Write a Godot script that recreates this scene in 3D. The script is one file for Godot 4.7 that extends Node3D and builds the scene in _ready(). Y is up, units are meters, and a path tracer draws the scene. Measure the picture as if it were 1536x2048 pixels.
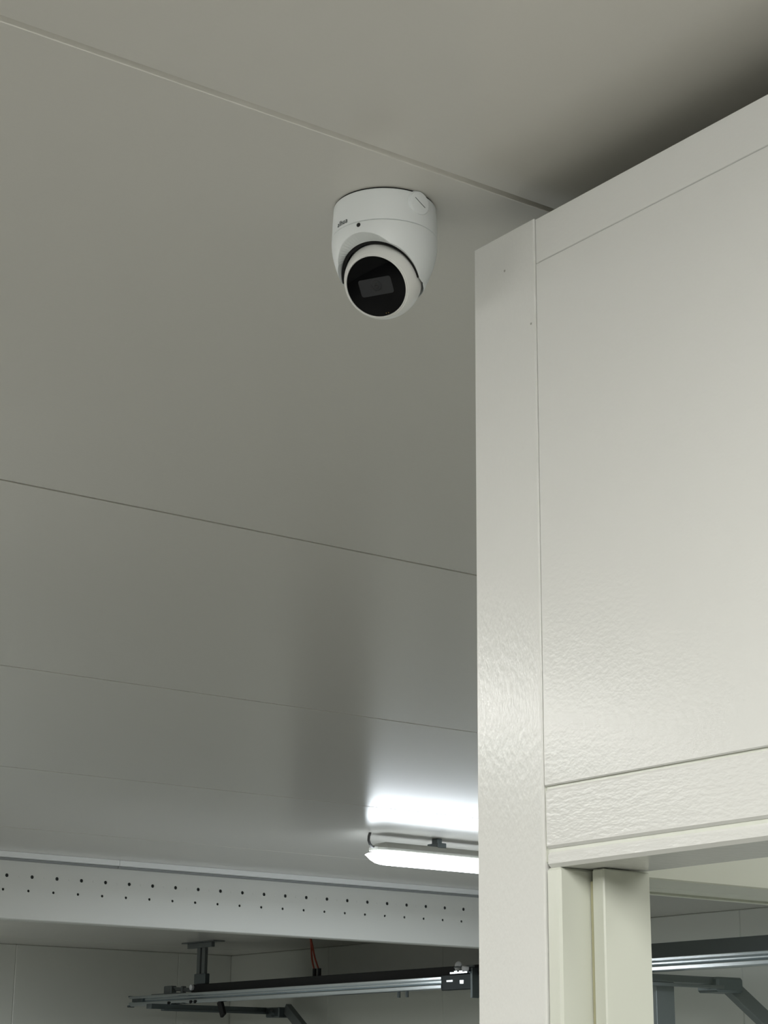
extends Node3D
# A turret camera on a panelled garage ceiling beside a white cabin. The lens is at the origin; x runs along the ceiling joints, -z along the cabin wall.

const CEIL := 0.80          # ceiling above the lens
const FLOOR := -1.75
const WALL_R := 6.65
const WALL_FAR := -10.9
const WALL_L := -3.6
const WALL_BACK := 3.6
const FACE := 1.0247        # cabin wall towards the lens
const CAB := 0.0832         # cabin wall thickness
const CORNER := -1.2806     # cabin corner

var M := {}
var taken := {}

# ------------------------------------------------------------------ small mesh tools
func begin() -> SurfaceTool:
	var st := SurfaceTool.new()
	st.begin(Mesh.PRIMITIVE_TRIANGLES)
	return st

func tri(st: SurfaceTool, a: Vector3, b: Vector3, c: Vector3, out: Vector3) -> void:
	var n := (b - a).cross(c - a)
	if n.length() < 1e-12:
		return
	n = n.normalized()
	if n.dot(out) < 0.0:
		n = -n
	else:
		var t := b
		b = c
		c = t
	for p in [a, b, c]:
		st.set_normal(n)
		st.set_smooth_group(-1)
		st.add_vertex(p)

func quad(st: SurfaceTool, a: Vector3, b: Vector3, c: Vector3, d: Vector3, out: Vector3) -> void:
	tri(st, a, b, c, out)
	tri(st, a, c, d, out)

func smooth_tri(st: SurfaceTool, a: Vector3, b: Vector3, c: Vector3, na: Vector3, nb: Vector3, nc: Vector3) -> void:
	var n := (b - a).cross(c - a)
	if n.length() < 1e-13:
		return
	if n.dot(na + nb + nc) > 0.0:
		var t := b
		b = c
		c = t
		t = nb
		nb = nc
		nc = t
	st.set_normal(na)
	st.add_vertex(a)
	st.set_normal(nb)
	st.add_vertex(b)
	st.set_normal(nc)
	st.add_vertex(c)

# a box with all twelve edges chamfered, in the frame t
func box(st: SurfaceTool, lo: Vector3, hi: Vector3, ch := 0.001, t := Transform3D()) -> void:
	var c := (lo + hi) * 0.5
	var h := (hi - lo) * 0.5
	ch = minf(ch, minf(h.x, minf(h.y, h.z)) * 0.9)
	var p := func(s: Vector3, axis: int) -> Vector3:
		var v := Vector3(s.x * (h.x - ch), s.y * (h.y - ch), s.z * (h.z - ch))
		v[axis] = s[axis] * h[axis]
		return t * (c + v)
	for axis in 3:
		var u := (axis + 1) % 3
		var w := (axis + 2) % 3
		for s in [-1.0, 1.0]:
			var q := []
			for k in [[-1.0, -1.0], [1.0, -1.0], [1.0, 1.0], [-1.0, 1.0]]:
				var e := Vector3.ZERO
				e[axis] = s
				e[u] = k[0]
				e[w] = k[1]
				q.append(p.call(e, axis))
			var out := Vector3.ZERO
			out[axis] = s
			quad(st, q[0], q[1], q[2], q[3], t.basis * out)
		# chamfers along this axis
		for su in [-1.0, 1.0]:
			for sw in [-1.0, 1.0]:
				var e0 := Vector3.ZERO
				e0[axis] = -1.0
				e0[u] = su
				e0[w] = sw
				var e1 := e0
				e1[axis] = 1.0
				var out := Vector3.ZERO
				out[u] = su
				out[w] = sw
				quad(st, p.call(e0, u), p.call(e1, u), p.call(e1, w), p.call(e0, w), t.basis * out)
	for sx in [-1.0, 1.0]:
		for sy in [-1.0, 1.0]:
			for sz in [-1.0, 1.0]:
				var s := Vector3(sx, sy, sz)
				tri(st, p.call(s, 0), p.call(s, 1), p.call(s, 2), t.basis * s)

# a polygon (in u, v) swept straight along w
func extrude(st: SurfaceTool, poly: PackedVector2Array, u: Vector3, v: Vector3, from: Vector3, to: Vector3) -> void:
	var n := poly.size()
	var w := (to - from).normalized()
	var ccw := 0.0
	for i in n:
		ccw += poly[i].cross(poly[(i + 1) % n])
	for i in n:
		var a := poly[i]
		var b := poly[(i + 1) % n]
		var d := b - a
		var o2 := Vector2(d.y, -d.x) * signf(ccw)
		var out := u * o2.x + v * o2.y
		var pa := u * a.x + v * a.y
		var pb := u * b.x + v * b.y
		quad(st, from + pa, from + pb, to + pb, to + pa, out)
	var idx := Geometry2D.triangulate_polygon(poly)
	for k in range(0, idx.size(), 3):
		var q := []
		for j in 3:
			q.append(u * poly[idx[k + j]].x + v * poly[idx[k + j]].y)
		tri(st, from + q[0], from + q[1], from + q[2], -w)
		tri(st, to + q[0], to + q[1], to + q[2], w)

# a profile of (radius, height) turned about an axis; corners sharper than 40 degrees stay sharp
func lathe(st: SurfaceTool, prof: PackedVector2Array, origin: Vector3, axis: Vector3, sides := 64) -> void:
	axis = axis.normalized()
	var e := axis.cross(Vector3.UP if absf(axis.y) < 0.9 else Vector3.RIGHT).normalized()
	var g := axis.cross(e)
	var n := prof.size()
	var seg := []
	for i in n - 1:
		var d := prof[i + 1] - prof[i]
		seg.append(Vector2(d.y, -d.x).normalized())
	for i in n - 1:
		var n0: Vector2 = seg[i]
		var n1: Vector2 = seg[i]
		if i > 0 and seg[i - 1].dot(seg[i]) > 0.77:
			n0 = (seg[i - 1] + seg[i]).normalized()
		if i < n - 2 and seg[i + 1].dot(seg[i]) > 0.77:
			n1 = (seg[i + 1] + seg[i]).normalized()
		for k in sides:
			var a0 := TAU * k / sides
			var a1 := TAU * (k + 1) / sides
			var r0 := e * cos(a0) + g * sin(a0)
			var r1 := e * cos(a1) + g * sin(a1)
			var p00 := origin + r0 * prof[i].x + axis * prof[i].y
			var p10 := origin + r1 * prof[i].x + axis * prof[i].y
			var p01 := origin + r0 * prof[i + 1].x + axis * prof[i + 1].y
			var p11 := origin + r1 * prof[i + 1].x + axis * prof[i + 1].y
			var m00 := r0 * n0.x + axis * n0.y
			var m10 := r1 * n0.x + axis * n0.y
			var m01 := r0 * n1.x + axis * n1.y
			var m11 := r1 * n1.x + axis * n1.y
			smooth_tri(st, p00, p10, p11, m00, m10, m11)
			smooth_tri(st, p00, p11, p01, m00, m11, m01)

func rod(st: SurfaceTool, a: Vector3, b: Vector3, r: float, sides := 16) -> void:
	var l := a.distance_to(b)
	lathe(st, PackedVector2Array([Vector2(0, 0), Vector2(r, 0), Vector2(r, l), Vector2(0, l)]), a, b - a, sides)

func tube(st: SurfaceTool, pts: PackedVector3Array, r: float, sides := 10) -> void:
	var rings := []
	var up := Vector3(0.31, 0.2, 0.93)
	for i in pts.size():
		var d := (pts[mini(i + 1, pts.size() - 1)] - pts[maxi(i - 1, 0)]).normalized()
		var e := d.cross(up).normalized()
		var g := d.cross(e)
		var ring := []
		for k in sides:
			ring.append(e * cos(TAU * k / sides) + g * sin(TAU * k / sides))
		rings.append(ring)
	for i in pts.size() - 1:
		for k in sides:
			var j := (k + 1) % sides
			var a: Vector3 = rings[i][k]
			var b: Vector3 = rings[i][j]
			var c: Vector3 = rings[i + 1][j]
			var d: Vector3 = rings[i + 1][k]
			smooth_tri(st, pts[i] + a * r, pts[i] + b * r, pts[i + 1] + c * r, a, b, c)
			smooth_tri(st, pts[i] + a * r, pts[i + 1] + c * r, pts[i + 1] + d * r, a, c, d)

# closed sections with as many points each, joined one to the next
func loft(st: SurfaceTool, sections: Array) -> void:
	var n: int = sections[0].size()
	var mids := []
	for s in sections:
		var m := Vector3.ZERO
		for p in s:
			m += p / n
		mids.append(m)
	for i in sections.size() - 1:
		for k in n:
			var j := (k + 1) % n
			var a: Vector3 = sections[i][k]
			var b: Vector3 = sections[i][j]
			var c: Vector3 = sections[i + 1][j]
			var d: Vector3 = sections[i + 1][k]
			quad(st, a, b, c, d, (a + b + c + d) * 0.25 - (mids[i] + mids[i + 1]) * 0.5)
	for k in n:
		var j := (k + 1) % n
		tri(st, mids[0], sections[0][k], sections[0][j], mids[0] - mids[1])
		var z := sections.size() - 1
		tri(st, mids[z], sections[z][k], sections[z][j], mids[z] - mids[z - 1])

# ------------------------------------------------------------------ nodes
func numbered(called: String) -> String:
	if not taken.has(called):
		taken[called] = 0
		return called
	taken[called] += 1
	return "%s_%03d" % [called, taken[called]]

func obj(called: String, st: SurfaceTool, m: Material, parent: Node = self) -> MeshInstance3D:
	var o := MeshInstance3D.new()
	o.name = numbered(called) if parent == self else called
	o.mesh = st.commit()
	o.material_override = m
	o.cast_shadow = GeometryInstance3D.SHADOW_CASTING_SETTING_ON
	parent.add_child(o, true)
	return o

func thing(called: String, label: String, category: String, group := "") -> Node3D:
	var o := Node3D.new()
	o.name = numbered(called)
	add_child(o)
	o.set_meta("label", label)
	o.set_meta("category", category)
	if group:
		o.set_meta("group", group)
	return o

func setting(called: String, label: String, category: String) -> Node3D:
	var o := thing(called, label, category)
	o.set_meta("kind", "structure")
	return o

func part_box(called: String, lo: Vector3, hi: Vector3, ch: float, m: Material, parent: Node) -> MeshInstance3D:
	var st := begin()
	box(st, lo, hi, ch)
	return obj(called, st, m, parent)

# ------------------------------------------------------------------ materials
func mat(c: Color, rough: float, metal := 0.0) -> StandardMaterial3D:
	var m := StandardMaterial3D.new()
	m.albedo_color = c
	m.roughness = rough
	m.metallic = metal
	return m

func noise_tex(freq: float, octaves: int, sd: int, side := 1024) -> NoiseTexture2D:
	var n := FastNoiseLite.new()
	n.noise_type = FastNoiseLite.TYPE_SIMPLEX_SMOOTH
	n.seed = sd
	n.frequency = freq
	n.fractal_type = FastNoiseLite.FRACTAL_FBM
	n.fractal_octaves = octaves
	n.fractal_gain = 0.55
	var t := NoiseTexture2D.new()
	t.width = side
	t.height = side
	t.seamless = true
	t.noise = n
	return t

func relief(m: StandardMaterial3D, t: Texture2D, cm: float, scale: Vector3) -> void:
	m.heightmap_enabled = true
	m.heightmap_texture = t
	m.heightmap_scale = cm
	m.uv1_triplanar = true
	m.uv1_world_triplanar = true
	m.uv1_scale = scale

func make_materials() -> void:
	var white := Color(0.87, 0.870, 0.857)
	var peel := noise_tex(0.03, 3, 7)
	M.post = mat(white, 0.20)
	relief(M.post, peel, 0.018, Vector3(6, 2.6, 6))
	M.plank = mat(white, 0.20)
	relief(M.plank, peel, 0.018, Vector3(2.4, 6, 2.4))
	M.panel = mat(white, 0.20)
	relief(M.panel, peel, 0.012, Vector3(3.4, 5, 3.4))
	for k in ["post", "plank", "panel"]:
		M[k].metallic_specular = 0.20
	M.frame = mat(Color(0.83, 0.84, 0.795), 0.35)
	M.ceiling = mat(Color(0.835, 0.824, 0.797), 0.2)
	relief(M.ceiling, noise_tex(0.05, 2, 21, 512), 0.004, Vector3(1.2, 1.2, 6))
	M.wall = mat(Color(0.83, 0.835, 0.805), 0.38)
	M.beam = mat(Color(0.85, 0.85, 0.83), 0.45)
	M.trim = mat(Color(0.94, 0.945, 0.945), 0.3)
	M.grey_band = mat(Color(0.56, 0.57, 0.57), 0.5)
	M.floor = mat(Color(0.62, 0.62, 0.60), 0.55)
	M.door = mat(Color(0.16, 0.165, 0.17), 0.5)
	M.plastic = mat(Color(0.89, 0.905, 0.905), 0.42)
	M.eyeball = mat(Color(0.885, 0.885, 0.87), 0.38)
	M.face_glass = mat(Color(0.012, 0.013, 0.022), 0.06)
	M.face_glass.metallic_specular = 0.25
	M.lens_window = mat(Color(0.15, 0.155, 0.17), 0.25)
	M.lens_ring = mat(Color(0.10, 0.105, 0.115), 0.3)
	M.black = mat(Color(0.02, 0.02, 0.02), 0.6)
	M.ink = mat(Color(0.30, 0.33, 0.33), 0.5)
	M.gold = mat(Color(0.55, 0.45, 0.25), 0.4)
	M.zinc = mat(Color(0.80, 0.83, 0.85), 0.17, 1.0)
	M.dark_steel = mat(Color(0.24, 0.26, 0.27), 0.45, 0.8)
	M.steel = mat(Color(0.42, 0.45, 0.46), 0.4, 0.9)
	M.dull_steel = mat(Color(0.45, 0.47, 0.47), 0.5, 0.5)
	M.rubber = mat(Color(0.012, 0.012, 0.012), 0.7)
	M.nylon = mat(Color(0.90, 0.90, 0.91), 0.4)
	M.orange = mat(Color(0.5, 0.17, 0.05), 0.5)
	M.seal = mat(Color(0.68, 0.67, 0.55), 0.6)
	M.housing = mat(Color(0.62, 0.62, 0.59), 0.5)
	M.grey_cable = mat(Color(0.25, 0.25, 0.25), 0.6)
	M.glass = mat(Color(0.80, 0.90, 0.87, 0.02), 0.02)
	M.glass.metallic_specular = 0.2
	M.glass.transparency = BaseMaterial3D.TRANSPARENCY_ALPHA
	M.lens = mat(Color(0.95, 0.96, 0.97), 0.4)
	M.lens.emission_enabled = true
	M.lens.emission = Color(1.0, 0.998, 0.983)
	M.cool_lens = M.lens.duplicate()
	M.cool_lens.emission = Color(0.94, 0.975, 1.0)
	M.cool_lens.emission_energy_multiplier = 17.0
	M.cabin_lens = M.lens.duplicate()
	M.cabin_lens.emission_energy_multiplier = 13.0
	M.dim_lens = M.lens.duplicate()
	M.dim_lens.emission_energy_multiplier = 16.0
	M.lens.emission_energy_multiplier = 60.0

# ------------------------------------------------------------------ the setting
func build_shell() -> void:
	var o := setting("floor", "grey concrete garage floor", "floor")
	part_box("slab", Vector3(WALL_L - 0.1, FLOOR - 0.1, WALL_FAR - 0.1), Vector3(WALL_R + 0.1, FLOOR, WALL_BACK + 0.1), 0.001, M.floor, o)

	# ceiling: long sandwich panels with bevelled joints
	o = setting("ceiling", "ceiling of long off-white sandwich panels with thin straight joints", "ceiling")
	var joints := [WALL_BACK + 0.1, 2.15, 1.02, -0.11, -1.24, -2.344, -3.475, -4.65, -5.80, -6.95, -8.1, -9.25, -10.4, WALL_FAR - 0.1]
	for i in joints.size() - 1:
		var z1: float = joints[i] - (0.0013 if joints[i] == -1.24 else 0.003)
		var z0: float = joints[i + 1] + (0.0013 if joints[i + 1] == -1.24 else 0.003)
		var wide: bool = joints[i] == -1.24          # bevel enlarged here to catch light and read as a bright line
		var c := 0.006 if wide else 0.0005
		var d := 0.0042 if wide else 0.0005
		var st := begin()
		extrude(st, PackedVector2Array([Vector2(z0, CEIL + 0.08), Vector2(z1, CEIL + 0.08), Vector2(z1, CEIL + d), Vector2(z1 - c, CEIL), Vector2(z0 + 0.0008, CEIL), Vector2(z0, CEIL + 0.0008)]), Vector3(0, 0, 1), Vector3(0, 1, 0), Vector3(WALL_L - 0.1, 0, 0), Vector3(WALL_R + 0.1, 0, 0))
		obj("ceiling_panel", st, M.ceiling, o)
	o = setting("trim_joint_backing", "flat backing behind the ceiling joints", "trim")
	part_box("backing", Vector3(WALL_L - 0.1, CEIL + 0.081, WALL_FAR - 0.1), Vector3(WALL_R + 0.1, CEIL + 0.12, WALL_BACK + 0.1), 0.001, M.wall, o)

	# walls of upright panels
	o = setting("wall_right", "off-white panelled side wall behind the door tracks", "wall")
	var z := -6.349 + 1.14 * 9
	while z > WALL_FAR:
		var hi := minf(z, WALL_BACK + 0.1)
		var lo := maxf(z - 1.14, WALL_FAR - 0.1)
		if hi > lo:
			part_box("wall_panel", Vector3(WALL_R, FLOOR, lo + 0.0004), Vector3(WALL_R + 0.08, CEIL - 0.0005, hi - 0.0004), 0.004, M.wall, o)
		z -= 1.14
	o = setting("door_2", "dark grey steel door in the side wall near the far corner", "door")
	part_box("leaf", Vector3(WALL_R - 0.03, FLOOR + 0.005, -10.17), Vector3(WALL_R - 0.0005, 0.27, -9.37), 0.003, M.door, o)
	o = setting("wall_far", "off-white panelled end wall beyond the perforated beam", "wall")
	var x := 6.254 + 1.14
	while x > WALL_L - 0.1:
		var hi2 := minf(x, WALL_R)
		var lo2 := maxf(x - 1.14, WALL_L)
		if hi2 > lo2:
			part_box("wall_panel", Vector3(lo2 + 0.0004, FLOOR, WALL_FAR - 0.08), Vector3(hi2 - 0.0004, CEIL - 0.0005, WALL_FAR), 0.004, M.wall, o)
		x -= 1.14
	o = setting("wall_left", "plain off-white wall across the room from the cabin", "wall")
	part_box("wall_panel", Vector3(WALL_L - 0.08, FLOOR, WALL_FAR - 0.1), Vector3(WALL_L, CEIL - 0.0005, WALL_BACK + 0.1), 0.002, M.wall, o)
	o = setting("wall_back", "plain off-white wall closing the room opposite the beam", "wall")
	part_box("wall_panel", Vector3(WALL_L, FLOOR, WALL_BACK), Vector3(WALL_R, CEIL - 0.0005, WALL_BACK + 0.08), 0.002, M.wall, o)

func build_beam() -> void:
	var o := setting("beam", "off-white boxed beam with two rows of small round holes", "beam")
	var zf := -6.45
	var y0 := 0.562
	var x0 := WALL_L
	var x1 := 5.36
	var pitch := 0.1006
	var first := 2.97
	var st := begin()
	# plain strips of the face sheet
	var n0 := int(ceil((x0 - first) / pitch + 0.5))
	var n1 := int(floor((x1 - first) / pitch - 0.5))
	var xa := first + (n0 - 0.5) * pitch
	var xb := first + (n1 + 0.5) * pitch
	var out := Vector3(0, 0, 1)
	var rect := func(ax: float, ay: float, bx: float, by: float) -> void:
		quad(st, Vector3(ax, ay, zf), Vector3(bx, ay, zf), Vector3(bx, by, zf), Vector3(ax, by, zf), out)
	rect.call(xa, y0 + 0.003, xb, 0.64)
	rect.call(xa, 0.742, xb, CEIL)
	rect.call(x0, y0 + 0.003, xa, CEIL)
	rect.call(xb, y0 + 0.003, x1, CEIL)
	for row in [[0.64, 0.69, 0.6655, -0.0115, 0.005], [0.69, 0.742, 0.7165, 0.0, 0.0068]]:
		for i in range(n0, n1 + 1):
			var cx: float = first + i * pitch + row[3]
			var cy: float = row[2]
			var ax: float = first + (i - 0.5) * pitch
			var bx: float = ax + pitch
			var angles := []
			for k in 14:
				angles.append(TAU * k / 14.0 - PI)
			for cn in [Vector2(ax, row[0]), Vector2(bx, row[0]), Vector2(bx, row[1]), Vector2(ax, row[1])]:
				angles.append((cn - Vector2(cx, cy)).angle())
			angles.sort()
			for k in angles.size():
				var t0: float = angles[k]
				var t1: float = angles[(k + 1) % angles.size()]
				var q := []
				for t in [t0, t1]:
					var d := Vector2(cos(t), sin(t))
					var tx := INF
					var ty := INF
					if absf(d.x) > 1e-6:
						tx = ((bx if d.x > 0 else ax) - cx) / d.x
					if absf(d.y) > 1e-6:
						ty = ((row[1] if d.y > 0 else row[0]) - cy) / d.y
					var far := minf(tx, ty)
					q.append(Vector3(cx + d.x * row[4], cy + d.y * row[4], zf))
					q.append(Vector3(cx + d.x * far, cy + d.y * far, zf))
				quad(st, q[0], q[1], q[3], q[2], out)
				quad(st, q[0], q[2], q[2] + Vector3(0, 0, -0.003), q[0] + Vector3(0, 0, -0.003), Vector3(cx, cy, zf) - (q[0] + q[2]) * 0.5)
	# lower edge, underside, back and end
	quad(st, Vector3(x0, y0 + 0.003, zf), Vector3(x1, y0 + 0.003, zf), Vector3(x1, y0, zf - 0.003), Vector3(x0, y0, zf - 0.003), Vector3(0, -1, 1))
	quad(st, Vector3(x0, y0, zf - 0.003), Vector3(x1, y0, zf - 0.003), Vector3(x1, y0, zf - 0.07), Vector3(x0, y0, zf - 0.07), Vector3.DOWN)
	quad(st, Vector3(x0, y0, zf - 0.07), Vector3(x1, y0, zf - 0.07), Vector3(x1, CEIL, zf - 0.07), Vector3(x0, CEIL, zf - 0.07), Vector3(0, 0, -1))
	quad(st, Vector3(x1, y0, zf), Vector3(x1, CEIL, zf), Vector3(x1, CEIL, zf - 0.07), Vector3(x1, y0, zf - 0.07), Vector3.RIGHT)
	var face := obj("perforated_cover", st, M.beam, o)
	face.set_meta("label", "folded cover sheet with two rows of round holes")
	part_box("added_core", Vector3(x0 + 0.001, y0 + 0.02, zf - 0.062), Vector3(x1 - 0.01, CEIL - 0.005, zf - 0.012), 0.002, M.dull_steel, o)  # unseen filler added behind the sheet so its holes read dark
	# small filled knock-outs between the open holes of the upper row
	st = begin()
	for i in range(n0, n1):
		lathe(st, PackedVector2Array([Vector2(0, 0.0006), Vector2(0.004, 0.0006), Vector2(0.0045, 0.0)]), Vector3(first + (i + 0.5) * pitch, 0.7165, zf), Vector3(0, 0, 1), 10)
	var ko := obj("knock_out", st, M.beam, o)
	ko.set_meta("kind", "stuff")

	o = setting("trim_1", "white metal strip along the top edge of the perforated beam", "trim")
	for s in [[x0, 3.413], [3.415, x1]]:
		var t := begin()
		extrude(t, PackedVector2Array([Vector2(-6.4505, CEIL - 0.0004), Vector2(-6.4505, CEIL - 0.021), Vector2(-6.425, CEIL - 0.021), Vector2(-6.4225, CEIL - 0.0185), Vector2(-6.4225, CEIL - 0.0004)]), Vector3(0, 0, 1), Vector3(0, 1, 0), Vector3(s[0], 0, 0), Vector3(s[1], 0, 0))
		var strip := obj("strip", t, M.trim, o)
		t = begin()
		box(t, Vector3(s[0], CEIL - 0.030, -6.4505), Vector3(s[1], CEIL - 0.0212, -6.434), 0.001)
		obj("grey_band", t, M.grey_band, strip)  # plain grey band directly below the white strip

func build_cabin() -> void:
	var top := 0.7550
	var x0 := FACE
	var x1 := FACE + CAB
	var zb := 1.6               # where the cabin ends behind the lens
	var head := 0.1705           # underside of the door and window heads
	var sill := -0.75
	var zp := -1.1920           # edge of the planks at the corner post
	# --- wall towards the room
	var o := setting("wall_cabin_front", "white painted cabin wall of planks beside the turret camera", "wall")
	part_box("corner_post", Vector3(x0, FLOOR, CORNER), Vector3(x1, top, -1.1936), 0.0012, M.post, o).set_meta("label", "upright white corner post with brushed gloss paint")
	part_box("top_plank", Vector3(x0 + 0.0003, 0.7092, zp), Vector3(x1, top - 0.002, zb), 0.0007, M.panel, o)
	part_box("upper_panel", Vector3(x0, 0.2375, zp), Vector3(x1, 0.7089, zb), 0.0009, M.panel, o).set_meta("label", "wide glossy white panel above the doorway")
	part_box("lower_plank", Vector3(x0, 0.1860, zp), Vector3(x1, 0.2352, zb), 0.0022, M.plank, o)
	part_box("head_strip", Vector3(x0 + 0.0006, head, zp), Vector3(x1, 0.1837, zb), 0.003, M.plank, o)
	part_box("backing_board", Vector3(x0 + 0.0028, head + 0.004, CORNER + 0.01), Vector3(x1 - 0.004, top - 0.004, zb - 0.002), 0.001, M.frame, o)
	part_box("end_panel", Vector3(x0, FLOOR, -0.23), Vector3(x1, head - 0.0002, zb), 0.002, M.panel, o)
	for q in [[0.7177, -1.2357], [0.6534, -1.1995]]:
		var st := begin()
		lathe(st, PackedVector2Array([Vector2(0.0012, 0.0), Vector2(0.0009, 0.0003), Vector2(0.0, 0.0003)]), Vector3(x0, q[0], q[1]), Vector3.LEFT, 10)
		obj("nail_mark", st, M.housing, o)
	# --- doorway in it: rebated frame, open
	o = setting("door_1", "open cabin doorway with a rebated white frame", "door")
	part_box("jamb", Vector3(x0 + 0.0005, FLOOR, zp), Vector3(x1, head - 0.0002, -1.1751), 0.0022, M.frame, o)
	part_box("stop", Vector3(1.0549, FLOOR, -1.1693), Vector3(1.1068, head - 0.0010, -1.1551), 0.0012, M.frame, o)
	part_box("seal", Vector3(1.0568, FLOOR, -1.1739), Vector3(1.0888, head - 0.010, -1.1696), 0.0008, M.seal, o).set_meta("label", "thin olive sealing strip in the frame joint")
	part_box("jamb", Vector3(x0 + 0.0005, FLOOR, -0.247), Vector3(x1, head - 0.0002, -0.2305), 0.0022, M.frame, o)
	# --- cabin side facing the beam
	o = setting("wall_cabin_side", "cabin side wall facing the beam, seen through the doorway", "wall")
	var xe := 3.1
	part_box("upper_panel", Vector3(x1 + 0.0005, head, CORNER + 0.0005), Vector3(xe, top, CORNER + CAB), 0.0012, M.frame, o)
	part_box("outer_bead", Vector3(x1 + 0.0005, head - 0.0022, CORNER - 0.006), Vector3(xe, 0.1828, CORNER - 0.0005), 0.0006, M.frame, o)
	part_box("jamb_post", Vector3(x1 + 0.0005, FLOOR, CORNER), Vector3(1.1402, head - 0.0005, CORNER + CAB), 0.0015, M.frame, o)
	part_box("jamb_post", Vector3(2.95, FLOOR, CORNER), Vector3(xe, head - 0.0005, CORNER + CAB), 0.0015, M.frame, o)
	part_box("lower_panel", Vector3(1.1407, FLOOR, CORNER), Vector3(2.9495, sill, CORNER + CAB), 0.0015, M.frame, o)
	o = setting("window_1", "wide greenish glass pane in the cabin side wall", "window")
	part_box("glass_pane", Vector3(1.1407, sill + 0.001, CORNER + 0.030), Vector3(2.9495, head - 0.0005, CORNER + 0.034), 0.0003, M.glass, o)
	# --- the other two sides and the lid
	o = setting("wall_cabin_back", "plain cabin wall at its far end", "wall")
	part_box("wall_panel", Vector3(xe + 0.0005, FLOOR, CORNER), Vector3(xe + CAB, top, zb), 0.0015, M.frame, o)
	o = setting("wall_cabin_end", "plain cabin wall opposite the beam", "wall")
	part_box("wall_panel", Vector3(x0, FLOOR, zb + 0.0005), Vector3(xe + CAB, top, zb + CAB), 0.0015, M.frame, o)
	o = setting("ceiling_cabin", "flat white lid of the cabin below the garage ceiling", "ceiling")
	part_box("lid_panel", Vector3(x1 + 0.0005, 0.6780, CORNER + CAB + 0.0005), Vector3(xe, top - 0.002, zb), 0.001, M.frame, o)

# ------------------------------------------------------------------ lamps
func batten_lamp(x0: float, zc: float, ceil_y: float, length: float, label: String, energy: float, tint: Color, lens: Material) -> Node3D:
	var o := thing("batten_lamp", label, "lamp", "ceiling batten lamps")
	o.position = Vector3(x0, ceil_y, zc)
	# section of the diffuser in (z, y), scaled down towards both ends
	var lens_at := func(x: float, s: float, lift: float) -> Array:
		var pts := []
		for k in 15:
			var a := PI * k / 14.0
			pts.append(Vector3(x, -0.060 + lift - 0.043 * s * pow(sin(a), 0.75), -0.041 * cos(a) * (0.55 + 0.45 * s)))
		for k in 3:
			pts.append(Vector3(x, -0.058 + lift, (0.03 - 0.03 * k) * (0.55 + 0.45 * s)))
		return pts
	var st := begin()
	var sec := []
	for e in [[0.0, 0.05], [0.008, 0.30], [0.02, 0.62], [0.035, 0.86], [0.055, 0.97], [0.08, 1.0]]:
		sec.append(lens_at.call(e[0], e[1], -0.012 * (1.0 - e[1])))
	for e in [[0.08, 1.0], [0.055, 0.97], [0.035, 0.86], [0.02, 0.62], [0.008, 0.30], [0.0, 0.05]]:
		sec.append(lens_at.call(length - e[0], e[1], -0.012 * (1.0 - e[1])))
	loft(st, sec)
	obj("diffuser", st, lens, o).set_meta("label", "glowing white lamp diffuser")
	st = begin()
	var body := func(x: float, w: float, y1: float) -> Array:
		return [Vector3(x, -0.0575, -w), Vector3(x, -0.048, -w * 1.02), Vector3(x, y1, -w * 0.7), Vector3(x, y1, w * 0.7), Vector3(x, -0.048, w * 1.02), Vector3(x, -0.0575, w)]
	loft(st, [body.call(0.018, 0.026, -0.046), body.call(0.05, 0.038, -0.030), body.call(length - 0.05, 0.038, -0.030), body.call(length - 0.018, 0.026, -0.046)])
	obj("housing", st, M.housing, o)
	for cx in [0.283, length - 0.283]:
		st = begin()
		box(st, Vector3(cx - 0.018, -0.032, -0.03), Vector3(cx + 0.018, -0.016, 0.03), 0.001)
		box(st, Vector3(cx - 0.010, -0.017, -0.016), Vector3(cx + 0.010, 0.0, 0.016), 0.001)
		obj("clip", st, M.steel, o)
	st = begin()
	tube(st, PackedVector3Array([Vector3(0.004, 0.0, 0.0), Vector3(-0.001, -0.012, 0.0), Vector3(-0.002, -0.026, 0.0), Vector3(0.003, -0.038, 0.0), Vector3(0.013, -0.046, 0.0), Vector3(0.024, -0.048, 0.0)]), 0.0045)
	obj("supply_cable", st, M.grey_cable, o)
	var l := AreaLight3D.new()
	l.name = "lamp_light"
	l.area_size = Vector2(length - 0.06, 0.07)
	l.area_normalize_energy = true
	l.light_energy = energy
	l.light_color = tint
	l.shadow_enabled = true
	l.area_range = 30.0
	l.rotation_degrees = Vector3(-90, 0, 0)
	l.position = Vector3(length * 0.5, -0.1065, 0)
	o.add_child(l)
	return o

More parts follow.
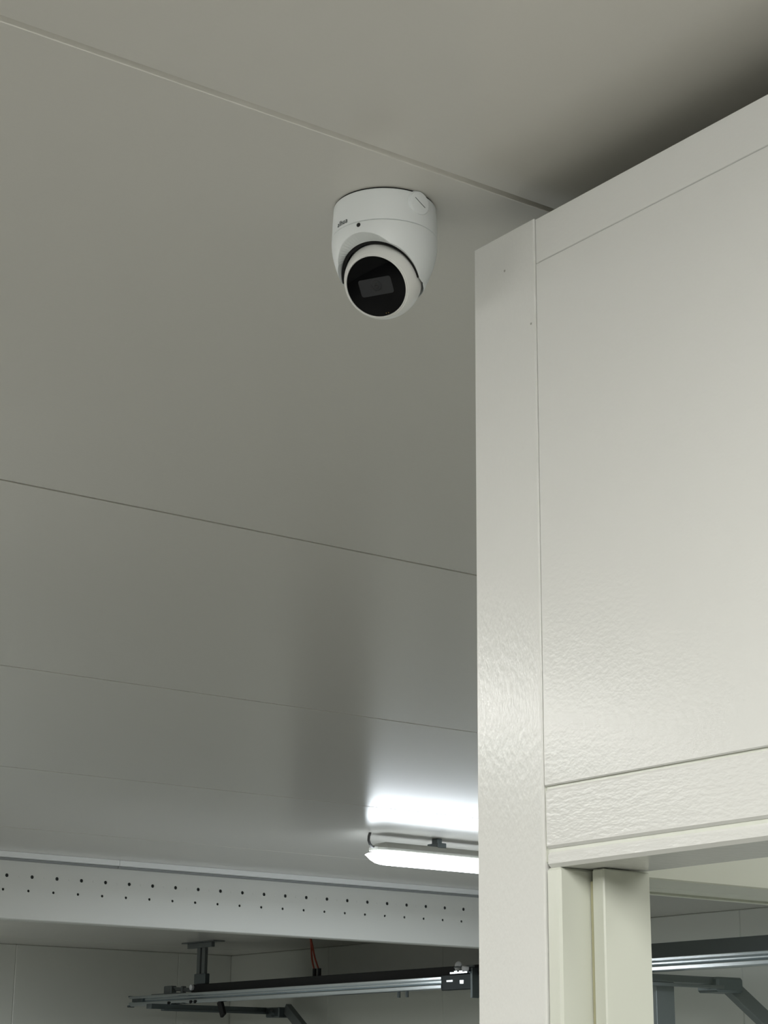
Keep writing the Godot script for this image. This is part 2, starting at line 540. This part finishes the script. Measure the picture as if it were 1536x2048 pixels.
# ------------------------------------------------------------------ the turret camera
func build_turret() -> void:
	var o := thing("turret_camera", "white turret security camera hanging from the ceiling beside the cabin corner", "security camera")
	var c := Vector3(0.9605, CEIL, -1.336)
	o.position = c
	var ax := Vector3.DOWN
	# everything below is in the frame of the base centre: y = 0 is the ceiling
	var s := Vector3(0, -0.075, 0)                       # centre of the ball
	var m := Vector3(-0.6617, -0.6879, 0.2984).normalized()   # the shell is cut across this
	var n := Vector3(-0.676, -0.633, 0.377).normalized()      # the ball looks this way
	var rt := Vector3(0.8119, 0, 0.5837)
	var up := Vector3(-0.2354, 0.9151, 0.3274)
	var st := begin()
	lathe(st, PackedVector2Array([Vector2(0.0, 0.0), Vector2(0.0478, 0.0), Vector2(0.0478, 0.0012), Vector2(0.0, 0.0012)]), Vector3.ZERO, ax, 96)
	obj("gasket", st, M.rubber, o).set_meta("label", "thin black rubber gasket against the ceiling")
	st = begin()
	lathe(st, PackedVector2Array([Vector2(0.0, 0.0013), Vector2(0.0480, 0.0013), Vector2(0.0487, 0.0018), Vector2(0.0490, 0.0026), Vector2(0.0497, 0.018), Vector2(0.0501, 0.0322), Vector2(0.0500, 0.0329), Vector2(0.0494, 0.0334), Vector2(0.0, 0.0334)]), Vector3.ZERO, ax, 128)
	var ring := obj("base_ring", st, M.plastic, o)
	# shell below the seam, hollowed and cut open with booleans
	var shell := CSGCombiner3D.new()
	shell.name = "shell"
	shell.material_override = M.plastic
	var body := CSGPolygon3D.new()
	var poly := PackedVector2Array([Vector2(0.0, -0.0338), Vector2(0.0496, -0.0338), Vector2(0.0502, -0.0343), Vector2(0.0503, -0.0350), Vector2(0.0502, -0.040)])
	var pr := [[0.045, 0.0498], [0.050, 0.0490], [0.055, 0.0478], [0.060, 0.0464], [0.065, 0.0447], [0.070, 0.0428], [0.075, 0.0406], [0.080, 0.0383], [0.085, 0.0358], [0.090, 0.0331], [0.0945, 0.0304]]
	for q in pr:
		poly.append(Vector2(q[1], -q[0]))
	poly.append(Vector2(0.0, -0.0945))
	body.polygon = poly
	body.mode = CSGPolygon3D.MODE_SPIN
	body.spin_degrees = 360.0
	body.spin_sides = 128
	body.smooth_faces = true
	body.material = M.plastic
	shell.add_child(body)
	var frame_m := Basis(m.cross(Vector3.UP).normalized(), m, m.cross(Vector3.UP).normalized().cross(m))
	var cut := CSGBox3D.new()
	cut.size = Vector3(0.2, 0.1, 0.2)
	cut.operation = CSGShape3D.OPERATION_SUBTRACTION
	cut.transform = Transform3D(frame_m, s + m * (0.0151 + 0.05))
	cut.material = M.plastic
	shell.add_child(cut)
	var g := s + m * 0.0044 - rt * 0.0022 + up * 0.0022       # centre of the round mouth
	# the mouth flares from a round lip to the edge of the flat cut
	var depth_radius := func(d: float) -> float:
		for k in pr.size() - 1:
			if d <= pr[k + 1][0] or k == pr.size() - 2:
				return lerpf(pr[k][1], pr[k + 1][1], (d - pr[k][0]) / (pr[k + 1][0] - pr[k][0])) if d > pr[0][0] else 0.0500
		return 0.03
	var rims := [[], [], [], [], [], []]
	for k in 96:
		var t := TAU * k / 96.0
		var d := frame_m.x * cos(t) + frame_m.z * sin(t)
		var mid := s + m * (0.0151 + 0.0002) - rt * 0.0022 + up * 0.0022
		var lo := 0.02
		var hi := 0.09
		for it in 24:
			var ro := (lo + hi) * 0.5
			var pp := mid + d * ro
			if Vector2(pp.x, pp.z).length() < depth_radius.call(-pp.y):
				lo = ro
			else:
				hi = ro
		var ro2 := maxf(lo - 0.0003, lerpf(0.0405, 0.0490, smoothstep(-0.2, 0.5, d.dot(rt))))
		rims[0].append(g - m * 0.034 + d * 0.020)
		rims[1].append(g - m * 0.022 + d * 0.034)
		rims[2].append(g - m * 0.006 + d * 0.0405)
		rims[3].append(g + d * 0.0402)
		rims[4].append(mid + d * ro2)
		rims[5].append(mid + m * 0.03 + d * ro2)
	var ms := begin()
	loft(ms, rims)
	var mouth := CSGMesh3D.new()
	mouth.mesh = ms.commit()
	mouth.operation = CSGShape3D.OPERATION_SUBTRACTION
	mouth.material = M.plastic
	shell.add_child(mouth)
	var hollow := CSGSphere3D.new()
	hollow.radius = 0.0392
	hollow.radial_segments = 96
	hollow.rings = 48
	hollow.operation = CSGShape3D.OPERATION_SUBTRACTION
	hollow.position = s - rt * 0.0012 + up * 0.0014
	hollow.material = M.plastic
	shell.add_child(hollow)
	o.add_child(shell)
	var sl := begin()
	for k in 96:
		var q := []
		var low := false
		for t in [TAU * k / 96.0, TAU * (k + 1) / 96.0]:
			var d: Vector3 = frame_m.x * cos(t) + frame_m.z * sin(t)
			var e1 := g + d * 0.0401 - m * 0.0014
			low = low or e1.y < -0.093 or Vector2(e1.x, e1.z).length() > depth_radius.call(-e1.y) - 0.0003
			q.append_array([g + d * 0.0371 - m * 0.010, g + d * 0.0371 - m * 0.0014, g + d * 0.0401 - m * 0.0014])
		if not low:
			quad(sl, q[0], q[3], q[4], q[1], (q[0] + q[3]) * 0.5 - g)
			quad(sl, q[1], q[4], q[5], q[2], m)
	obj("gap_shade_band", sl, M.rubber, o).set_meta("label", "black band darkening the gap round the ball")  # black band standing in for the shade inside the gap
	# the ball with its bezel
	var b := s - rt * 0.0012 + up * 0.0014
	var r := 0.0368
	var prof := PackedVector2Array()
	for k in 25:
		var a := lerpf(-PI / 2, asin(0.0186 / r), k / 24.0)
		prof.append(Vector2(r * cos(a), r * sin(a)))
	prof.append_array(PackedVector2Array([Vector2(0.0309, 0.0188), Vector2(0.0308, 0.0196), Vector2(0.0306, 0.0202), Vector2(0.0302, 0.0205), Vector2(0.0297, 0.0204), Vector2(0.0294, 0.0200), Vector2(0.0293, 0.0190), Vector2(0.0, 0.0190)]))
	st = begin()
	lathe(st, prof, b, n, 112)
	var ball := obj("ball", st, M.eyeball, o)
	ball.set_meta("label", "white swivelling ball with a raised rim")
	st = begin()
	lathe(st, PackedVector2Array([Vector2(0.0293, 0.0185), Vector2(0.0292, 0.0194), Vector2(0.0288, 0.0197), Vector2(0.0, 0.0197)]), b, n, 96)
	var glass := obj("front_glass", st, M.face_glass, o)
	glass.set_meta("label", "round black front glass")
	var e := Vector3.UP.cross(n).normalized()
	var v := n.cross(e)
	var fc := b + n * 0.0197
	# rectangular lens window with rounded corners
	st = begin()
	var win := PackedVector2Array()
	for k in 4:
		var cc: Vector2 = [Vector2(0.0143, 0.0060), Vector2(-0.0143, 0.0060), Vector2(-0.0143, -0.0060), Vector2(0.0143, -0.0060)][k]
		for j in 6:
			var a := PI / 2 * k + PI / 2 * j / 5.0
			win.append(cc + Vector2(cos(a), sin(a)) * 0.0023)
	extrude(st, win, e, v, fc - n * 0.0003, fc + n * 0.00012)
	obj("lens_window", st, M.lens_window, glass).set_meta("label", "dark grey rounded window around the lens")
	var lc := fc + e * 0.0009 + v * 0.0006
	st = begin()
	lathe(st, PackedVector2Array([Vector2(0.0052, 0.0), Vector2(0.0050, 0.00025), Vector2(0.0042, 0.00025), Vector2(0.0040, 0.0001), Vector2(0.0024, 0.0001), Vector2(0.0022, 0.00028), Vector2(0.0013, 0.00028), Vector2(0.0012, 0.0001), Vector2(0.0, 0.0003)]), lc, n, 40)
	obj("lens", st, M.lens_ring, glass)
	for q in [[0.0029, -0.0268], [0.0053, -0.0266]]:
		st = begin()
		lathe(st, PackedVector2Array([Vector2(0.0005, 0.0), Vector2(0.0004, 0.0002), Vector2(0.0, 0.0002)]), fc + e * q[0] + v * q[1], n, 10)
		obj("indicator", st, M.gold, glass)
	# round conduit plug on the ring
	var at := func(deg: float, depth: float, rad: float) -> Vector3:
		return Vector3(sin(deg_to_rad(deg)) * rad, -depth, cos(deg_to_rad(deg)) * rad)
	var pd: Vector3 = at.call(4.0, 0.0, 1.0)
	var pc: Vector3 = at.call(4.0, 0.0118, 0.0470)
	st = begin()
	lathe(st, PackedVector2Array([Vector2(0.0124, 0.0), Vector2(0.0124, 0.0017), Vector2(0.0118, 0.0020), Vector2(0.0116, 0.0020), Vector2(0.0116, 0.0032), Vector2(0.0112, 0.0041), Vector2(0.0103, 0.0045), Vector2(0.0, 0.0045)]), pc, pd, 56)
	var plug := obj("conduit_plug", st, M.plastic, o)
	plug.set_meta("label", "round slotted plug in the side of the base ring")
	st = begin()
	var side := Vector3.UP.cross(pd).normalized()
	var sd := (side * 0.0117 - Vector3.UP * 0.0068).normalized()
	var sb := Basis(sd, pd.cross(sd), pd)
	box(st, Vector3(-0.0070, -0.00035, -0.0002), Vector3(0.0070, 0.00035, 0.00025), 0.0001, Transform3D(sb, pc + pd * 0.0045))
	obj("slot", st, M.ink, plug)
	# small socket screw under the seam
	var sn: Vector3 = at.call(-64.8, 0.0, 1.0)
	st = begin()
	lathe(st, PackedVector2Array([Vector2(0.0021, -0.0005), Vector2(0.0021, 0.0002), Vector2(0.0017, 0.0005), Vector2(0.0, 0.0005)]), at.call(-64.8, 0.0372, 0.0501), sn, 20)
	obj("screw", st, M.black, o)
	# maker's lettering wrapped round the ring
	var font := SystemFont.new()
	font.font_names = PackedStringArray(["Droid Sans"])
	font.font_italic = true
	font.font_weight = 700
	var tm := TextMesh.new()
	tm.text = "alhua"
	tm.font = font
	tm.font_size = 32
	tm.pixel_size = 0.0063 / 32.0
	tm.depth = 0.0002
	var arr := tm.get_mesh_arrays()
	var verts: PackedVector3Array = arr[Mesh.ARRAY_VERTEX]
	var width := 0.0001
	for p in verts:
		width = maxf(width, absf(p.x) * 2.0)
	var idx: PackedInt32Array = arr[Mesh.ARRAY_INDEX]
	st = begin()
	for k in range(0, idx.size(), 3):
		var q := []
		for j in 3:
			var p := verts[idx[k + j]]
			q.append(at.call(-88.6 + p.x / width * 18.0, 0.0288 - p.y, 0.0500 + 0.00015 + p.z))
		tri(st, q[0], q[1], q[2], (q[0] + q[1] + q[2]) * Vector3(1, 0, 1))
	obj("lettering", st, M.ink, ring).set_meta("label", "small grey maker's lettering")

# ------------------------------------------------------------------ garage door tracks
func rail_profile(x: float, y0: float, y1: float) -> PackedVector2Array:
	var h := y1 - y0
	return PackedVector2Array([Vector2(x + 0.004, y1), Vector2(x - 0.024, y1), Vector2(x - 0.029, y1 - 0.02 * h), Vector2(x - 0.031, y1 - 0.06 * h), Vector2(x - 0.031, y1 - 0.22 * h), Vector2(x - 0.029, y1 - 0.26 * h), Vector2(x - 0.008, y1 - 0.31 * h), Vector2(x - 0.006, y1 - 0.34 * h), Vector2(x - 0.006, y1 - 0.44 * h), Vector2(x - 0.009, y1 - 0.48 * h), Vector2(x - 0.026, y1 - 0.58 * h), Vector2(x - 0.030, y1 - 0.62 * h), Vector2(x - 0.0315, y1 - 0.68 * h), Vector2(x - 0.0315, y1 - 0.90 * h), Vector2(x - 0.029, y1 - 0.96 * h), Vector2(x - 0.022, y0), Vector2(x + 0.004, y0)])

func build_far_track() -> void:
	var o := thing("door_track", "galvanised door track with raised black-edged leaf hung beyond the perforated beam", "door track", "garage door tracks")
	var x := 5.85
	var y0 := 0.447
	var y1 := 0.509
	var st := begin()
	extrude(st, rail_profile(x, y0, y1), Vector3(1, 0, 0), Vector3(0, 1, 0), Vector3(0, 0, -10.74), Vector3(0, 0, -7.565))
	obj("rail", st, M.zinc, o)
	part_box("edge_bar", Vector3(x + 0.008, 0.5085, -10.05), Vector3(x + 0.075, 0.557, -7.1), 0.0015, M.rubber, o).set_meta("label", "long black edge of the raised door leaf")
	part_box("door_leaf", Vector3(x + 0.0755, 0.512, -10.05), Vector3(WALL_R - 0.03, 0.554, -7.1), 0.002, M.wall, o).set_meta("label", "raised white door leaf lying flat over the track")
	# end cap of the rail
	st = begin()
	box(st, Vector3(x - 0.034, y0 - 0.004, -10.755), Vector3(x + 0.006, y0 + 0.008, -10.735), 0.001)
	box(st, Vector3(x - 0.030, y1 - 0.006, -10.755), Vector3(x + 0.006, y1 + 0.003, -10.735), 0.001)
	box(st, Vector3(x - 0.016, y0 + 0.012, -10.73), Vector3(x - 0.002, y1 - 0.014, -10.60), 0.001)
	obj("end_stop", st, M.steel, o)
	# hanger: ceiling plate, twin uprights and foot
	var h := begin()
	box(h, Vector3(x - 0.03, CEIL - 0.006, -10.12), Vector3(x + 0.05, CEIL - 0.0003, -9.75), 0.001)
	box(h, Vector3(x - 0.012, CEIL - 0.035, -10.08), Vector3(x + 0.012, CEIL - 0.006, -9.80), 0.002)
	var hanger := obj("hanger", h, M.dull_steel, o)
	for dz in [-0.028, 0.028]:
		st = begin()
		box(st, Vector3(x - 0.008, 0.60, -9.925 + dz - 0.018), Vector3(x + 0.014, CEIL - 0.034, -9.925 + dz + 0.018), 0.002)
		obj("upright", st, M.dull_steel, hanger)
	st = begin()
	box(st, Vector3(x - 0.014, 0.557, -9.985), Vector3(x + 0.02, 0.615, -9.86), 0.003)
	obj("foot", st, M.steel, hanger)
	# tensioner rods above the far end
	st = begin()
	rod(st, Vector3(x + 0.05, 0.556, -10.44), Vector3(x + 0.05, 0.530, -10.03), 0.006)
	rod(st, Vector3(x + 0.05, 0.538, -10.30), Vector3(x + 0.05, 0.518, -10.03), 0.008)
	box(st, Vector3(x + 0.03, 0.505, -10.42), Vector3(x + 0.07, 0.562, -10.33), 0.004)
	box(st, Vector3(x + 0.0, 0.5085, -10.52), Vector3(x + 0.06, 0.516, -10.20), 0.002)
	box(st, Vector3(x + 0.035, 0.512, -10.225), Vector3(x + 0.065, 0.556, -10.205), 0.003)
	obj("tensioner", st, M.dull_steel, o)
	st = begin()
	lathe(st, PackedVector2Array([Vector2(0, -0.01), Vector2(0.016, -0.008), Vector2(0.018, 0.0), Vector2(0.016, 0.008), Vector2(0, 0.01)]), Vector3(x, 0.540, -10.03), Vector3.RIGHT, 20)
	obj("pulley", st, M.nylon, o)
	# cross member under the rail to a knuckle and a raking brace
	st = begin()
	box(st, Vector3(5.66, 0.417, -10.23), Vector3(6.55, 0.446, -10.17), 0.002)
	box(st, Vector3(5.72, 0.405, -10.16), Vector3(6.5, 0.417, -10.13), 0.001)
	obj("cross_member", st, M.steel, o)
	st = begin()
	box(st, Vector3(6.46, 0.385, -10.17), Vector3(6.56, 0.445, -10.02), 0.006)
	lathe(st, PackedVector2Array([Vector2(0, 0.02), Vector2(0.02, 0.018), Vector2(0.024, 0.0), Vector2(0.0, 0.0)]), Vector3(6.46, 0.408, -10.09), Vector3.LEFT, 20)
	obj("knuckle", st, M.steel, o)
	st = begin()
	var a := Vector3(6.52, 0.44, -10.02)
	var b := Vector3(6.52, -0.62, -8.45)
	var d := (b - a).normalized()
	var bs := Basis(Vector3.RIGHT, d, Vector3.RIGHT.cross(d))
	box(st, Vector3(-0.02, 0.0, -0.03), Vector3(0.02, a.distance_to(b), 0.03), 0.002, Transform3D(bs, a))
	obj("brace", st, M.dull_steel, o)
	part_box("strut", Vector3(6.5, FLOOR, -8.49), Vector3(6.56, -0.60, -8.42), 0.002, M.dull_steel, o)
	# hanging tab and bolts under the rail
	st = begin()
	box(st, Vector3(x - 0.01, -0.09, -0.022), Vector3(x + 0.008, 0.004, 0.022), 0.001, Transform3D(Basis(Vector3.RIGHT, -0.5), Vector3(0, 0.449, -9.70)))
	obj("tab", st, M.rubber, o)
	for z in [-10.24, -9.98, -9.93]:
		st = begin()
		lathe(st, PackedVector2Array([Vector2(0, 0.009), Vector2(0.009, 0.008), Vector2(0.010, 0.0), Vector2(0.0, 0.0)]), Vector3(x - 0.031, y0 + 0.008, z), Vector3.LEFT, 12)
		obj("bolt", st, M.black, o)
	for z in [-7.94, -7.87]:
		st = begin()
		rod(st, Vector3(x - 0.012, y0 - 0.028, z), Vector3(x - 0.012, y0 + 0.004, z), 0.009, 10)
		obj("bolt", st, M.steel, o)
	# joint plate, end plate and roller at the near end
	st = begin()
	box(st, Vector3(x - 0.026, 0.441, -7.572), Vector3(x + 0.004, 0.514, -7.335), 0.003)
	var jp := obj("joint_plate", st, M.dark_steel, o)
	for q in [[-7.525, -7.475, 0.480, 0.489], [-7.42, -7.39, 0.468, 0.486]]:
		part_box("slot", Vector3(x - 0.0285, q[2], q[0]), Vector3(x - 0.0255, q[3], q[1]), 0.0005, M.zinc, jp)
	st = begin()
	box(st, Vector3(x - 0.05, 0.515, -7.47), Vector3(x + 0.02, 0.524, -7.335), 0.001)
	for k in 3:
		box(st, Vector3(x - 0.04, 0.5245, -7.45 + k * 0.04), Vector3(x - 0.01, 0.530, -7.425 + k * 0.04), 0.001)
	obj("shelf", st, M.zinc, o)
	part_box("end_plate", Vector3(x - 0.03, 0.40, -7.335), Vector3(x + 0.03, 0.54, -7.320), 0.001, M.steel, o)
	st = begin()
	var wc := Vector3(x - 0.012, 0.5485, -7.449)
	for sgn in [1.0, -1.0]:
		var pf := PackedVector2Array()
		for k in 9:
			var t := PI / 2 * k / 8.0
			pf.append(Vector2(0.019 * cos(t), 0.004 + 0.024 * sin(t)))
		pf.insert(0, Vector2(0.014, 0.004))
		lathe(st, pf, wc, Vector3(0, sgn, 0), 24)
	var wheel := obj("roller", st, M.nylon, o)
	wheel.set_meta("label", "white nylon roller")
	st = begin()
	rod(st, wc + Vector3(0, 0, -0.03), wc + Vector3(0, 0, 0.12), 0.006)
	obj("axle", st, M.dull_steel, wheel)
	st = begin()
	lathe(st, PackedVector2Array([Vector2(0, -0.012), Vector2(0.016, -0.01), Vector2(0.019, 0.0), Vector2(0.016, 0.01), Vector2(0, 0.012)]), Vector3(x - 0.045, 0.537, -7.355), Vector3(0, 1, 0.3), 20)
	obj("roller", st, M.nylon, o)

	# thin cable from the ceiling to the leaf
	for q in [-8.80, -8.755]:
		st = begin()
		var pts := PackedVector3Array()
		for k in 9:
			var t := k / 8.0
			pts.append(Vector3(5.90, lerpf(CEIL, 0.566, t), lerpf(-8.86, q, smoothstep(0.0, 1.0, t)) + 0.01 * sin(t * 7.0)))
		tube(st, pts, 0.005, 8)
		var cable := obj("cable", st, M.orange, o)
		cable.set_meta("label", "thin orange cable")
		st = begin()
		rod(st, Vector3(5.90, 0.557, q), Vector3(5.90, 0.60, q), 0.011, 12)
		obj("gland", st, M.rubber, cable)

func build_near_track() -> void:
	var o := thing("door_track", "galvanised door track with black bar seen through the cabin window glass", "door track", "garage door tracks")
	var x := 5.65
	var y0 := 0.455
	var y1 := 0.512
	var st := begin()
	extrude(st, rail_profile(x, y0, y1), Vector3(1, 0, 0), Vector3(0, 1, 0), Vector3(0, 0, -6.42), Vector3(0, 0, -4.1))
	obj("rail", st, M.zinc, o)
	part_box("bar", Vector3(x + 0.008, 0.512, -6.42), Vector3(x + 0.075, 0.573, -4.1), 0.0015, M.rubber, o).set_meta("label", "long black bar lying on the rail")
	st = begin()
	box(st, Vector3(x - 0.12, 0.425, -6.04), Vector3(x + 0.52, 0.4545, -5.96), 0.002)
	box(st, Vector3(x - 0.10, 0.405, -5.95), Vector3(x + 0.44, 0.418, -5.92), 0.001)
	obj("cross_member", st, M.dull_steel, o)
	st = begin()
	box(st, Vector3(6.06, 0.39, -6.06), Vector3(6.22, 0.455, -5.93), 0.01)
	lathe(st, PackedVector2Array([Vector2(0, 0.03), Vector2(0.018, 0.028), Vector2(0.022, 0.0), Vector2(0.0, 0.0)]), Vector3(6.06, 0.425, -5.99), Vector3.LEFT, 20)
	obj("knuckle", st, M.steel, o)
	st = begin()
	var a := Vector3(6.19, 0.43, -6.0)
	var b := Vector3(6.60, -0.02, -5.75)
	var d := (b - a).normalized()
	var rx := d.cross(Vector3(0, 0, 1)).normalized()
	box(st, Vector3(-0.035, 0.0, -0.02), Vector3(0.035, a.distance_to(b), 0.02), 0.002, Transform3D(Basis(rx, d, rx.cross(d)), a))
	obj("brace", st, M.dull_steel, o)
	part_box("post", Vector3(5.735, FLOOR, -6.03), Vector3(5.84, 0.424, -5.97), 0.002, M.dull_steel, o)
	st = begin()
	box(st, Vector3(x - 0.01, 0.57, -4.5), Vector3(x + 0.03, CEIL - 0.0003, -4.44), 0.002)
	obj("hanger", st, M.dull_steel, o)

# ------------------------------------------------------------------
func _ready() -> void:
	# camera
	var cam := Camera3D.new()
	cam.name = "camera"
	var yaw := 0.624294838
	var pitch := 0.293893127
	var roll := 0.008617
	var fwd := Vector3(sin(yaw) * cos(pitch), sin(pitch), -cos(yaw) * cos(pitch))
	var right := Vector3(cos(yaw), 0, sin(yaw))
	var up := right.cross(fwd)
	cam.transform = Transform3D(Basis(cos(roll) * right + sin(roll) * up, -sin(roll) * right + cos(roll) * up, -fwd), Vector3.ZERO)
	cam.fov = rad_to_deg(2.0 * atan(1024.0 / 3781.03))
	cam.near = 0.02
	cam.far = 60.0
	add_child(cam)
	cam.current = true
	# surroundings: a closed room, no sky
	var env := Environment.new()
	env.background_mode = Environment.BG_COLOR
	env.background_color = Color(0, 0, 0)
	env.tonemap_mode = Environment.TONE_MAPPER_LINEAR
	env.tonemap_exposure = 0.82
	env.sdfgi_enabled = true
	env.ssao_enabled = true
	env.ssil_enabled = true
	var we := WorldEnvironment.new()
	we.name = "surroundings"
	we.environment = env
	add_child(we)
	make_materials()
	# lamps: the one in view, and unseen ones inferred from their light; the one behind the cabin is added
	var cool := Color(0.93, 0.97, 1.0)
	var plain := Color(1.0, 0.998, 0.978)
	batten_lamp(3.661, -5.15, CEIL, 1.5, "glowing white batten lamp on the ceiling in front of the perforated beam", 3.5, cool, M.cool_lens)
	batten_lamp(3.661, -2.9, CEIL, 1.5, "unseen batten lamp added behind the cabin to light the side wall", 3.5, cool, M.cool_lens)  # added lamp, out of view, to brighten the wall under the far track
	batten_lamp(-0.85, -2.9, CEIL, 1.5, "white batten lamp mirrored in the gloss of the cabin wall", 4.0, plain, M.lens)
	batten_lamp(-1.0, 0.1, CEIL, 1.5, "white batten lamp across from the cabin doorway", 4.8, plain, M.lens)
	batten_lamp(2.7, -9.8, CEIL, 1.5, "dim batten lamp beyond the beam, nearer the door tracks", 2.0, cool, M.dim_lens)
	batten_lamp(1.1, -9.8, CEIL, 1.5, "dim batten lamp beyond the beam, farther from the door tracks", 2.0, cool, M.dim_lens)
	batten_lamp(1.35, -0.6, 0.678, 1.2, "white batten lamp under the lid inside the cabin", 0.5, plain, M.cabin_lens)
	build_shell()
	build_beam()
	build_cabin()
	build_turret()
	build_far_track()
	build_near_track()
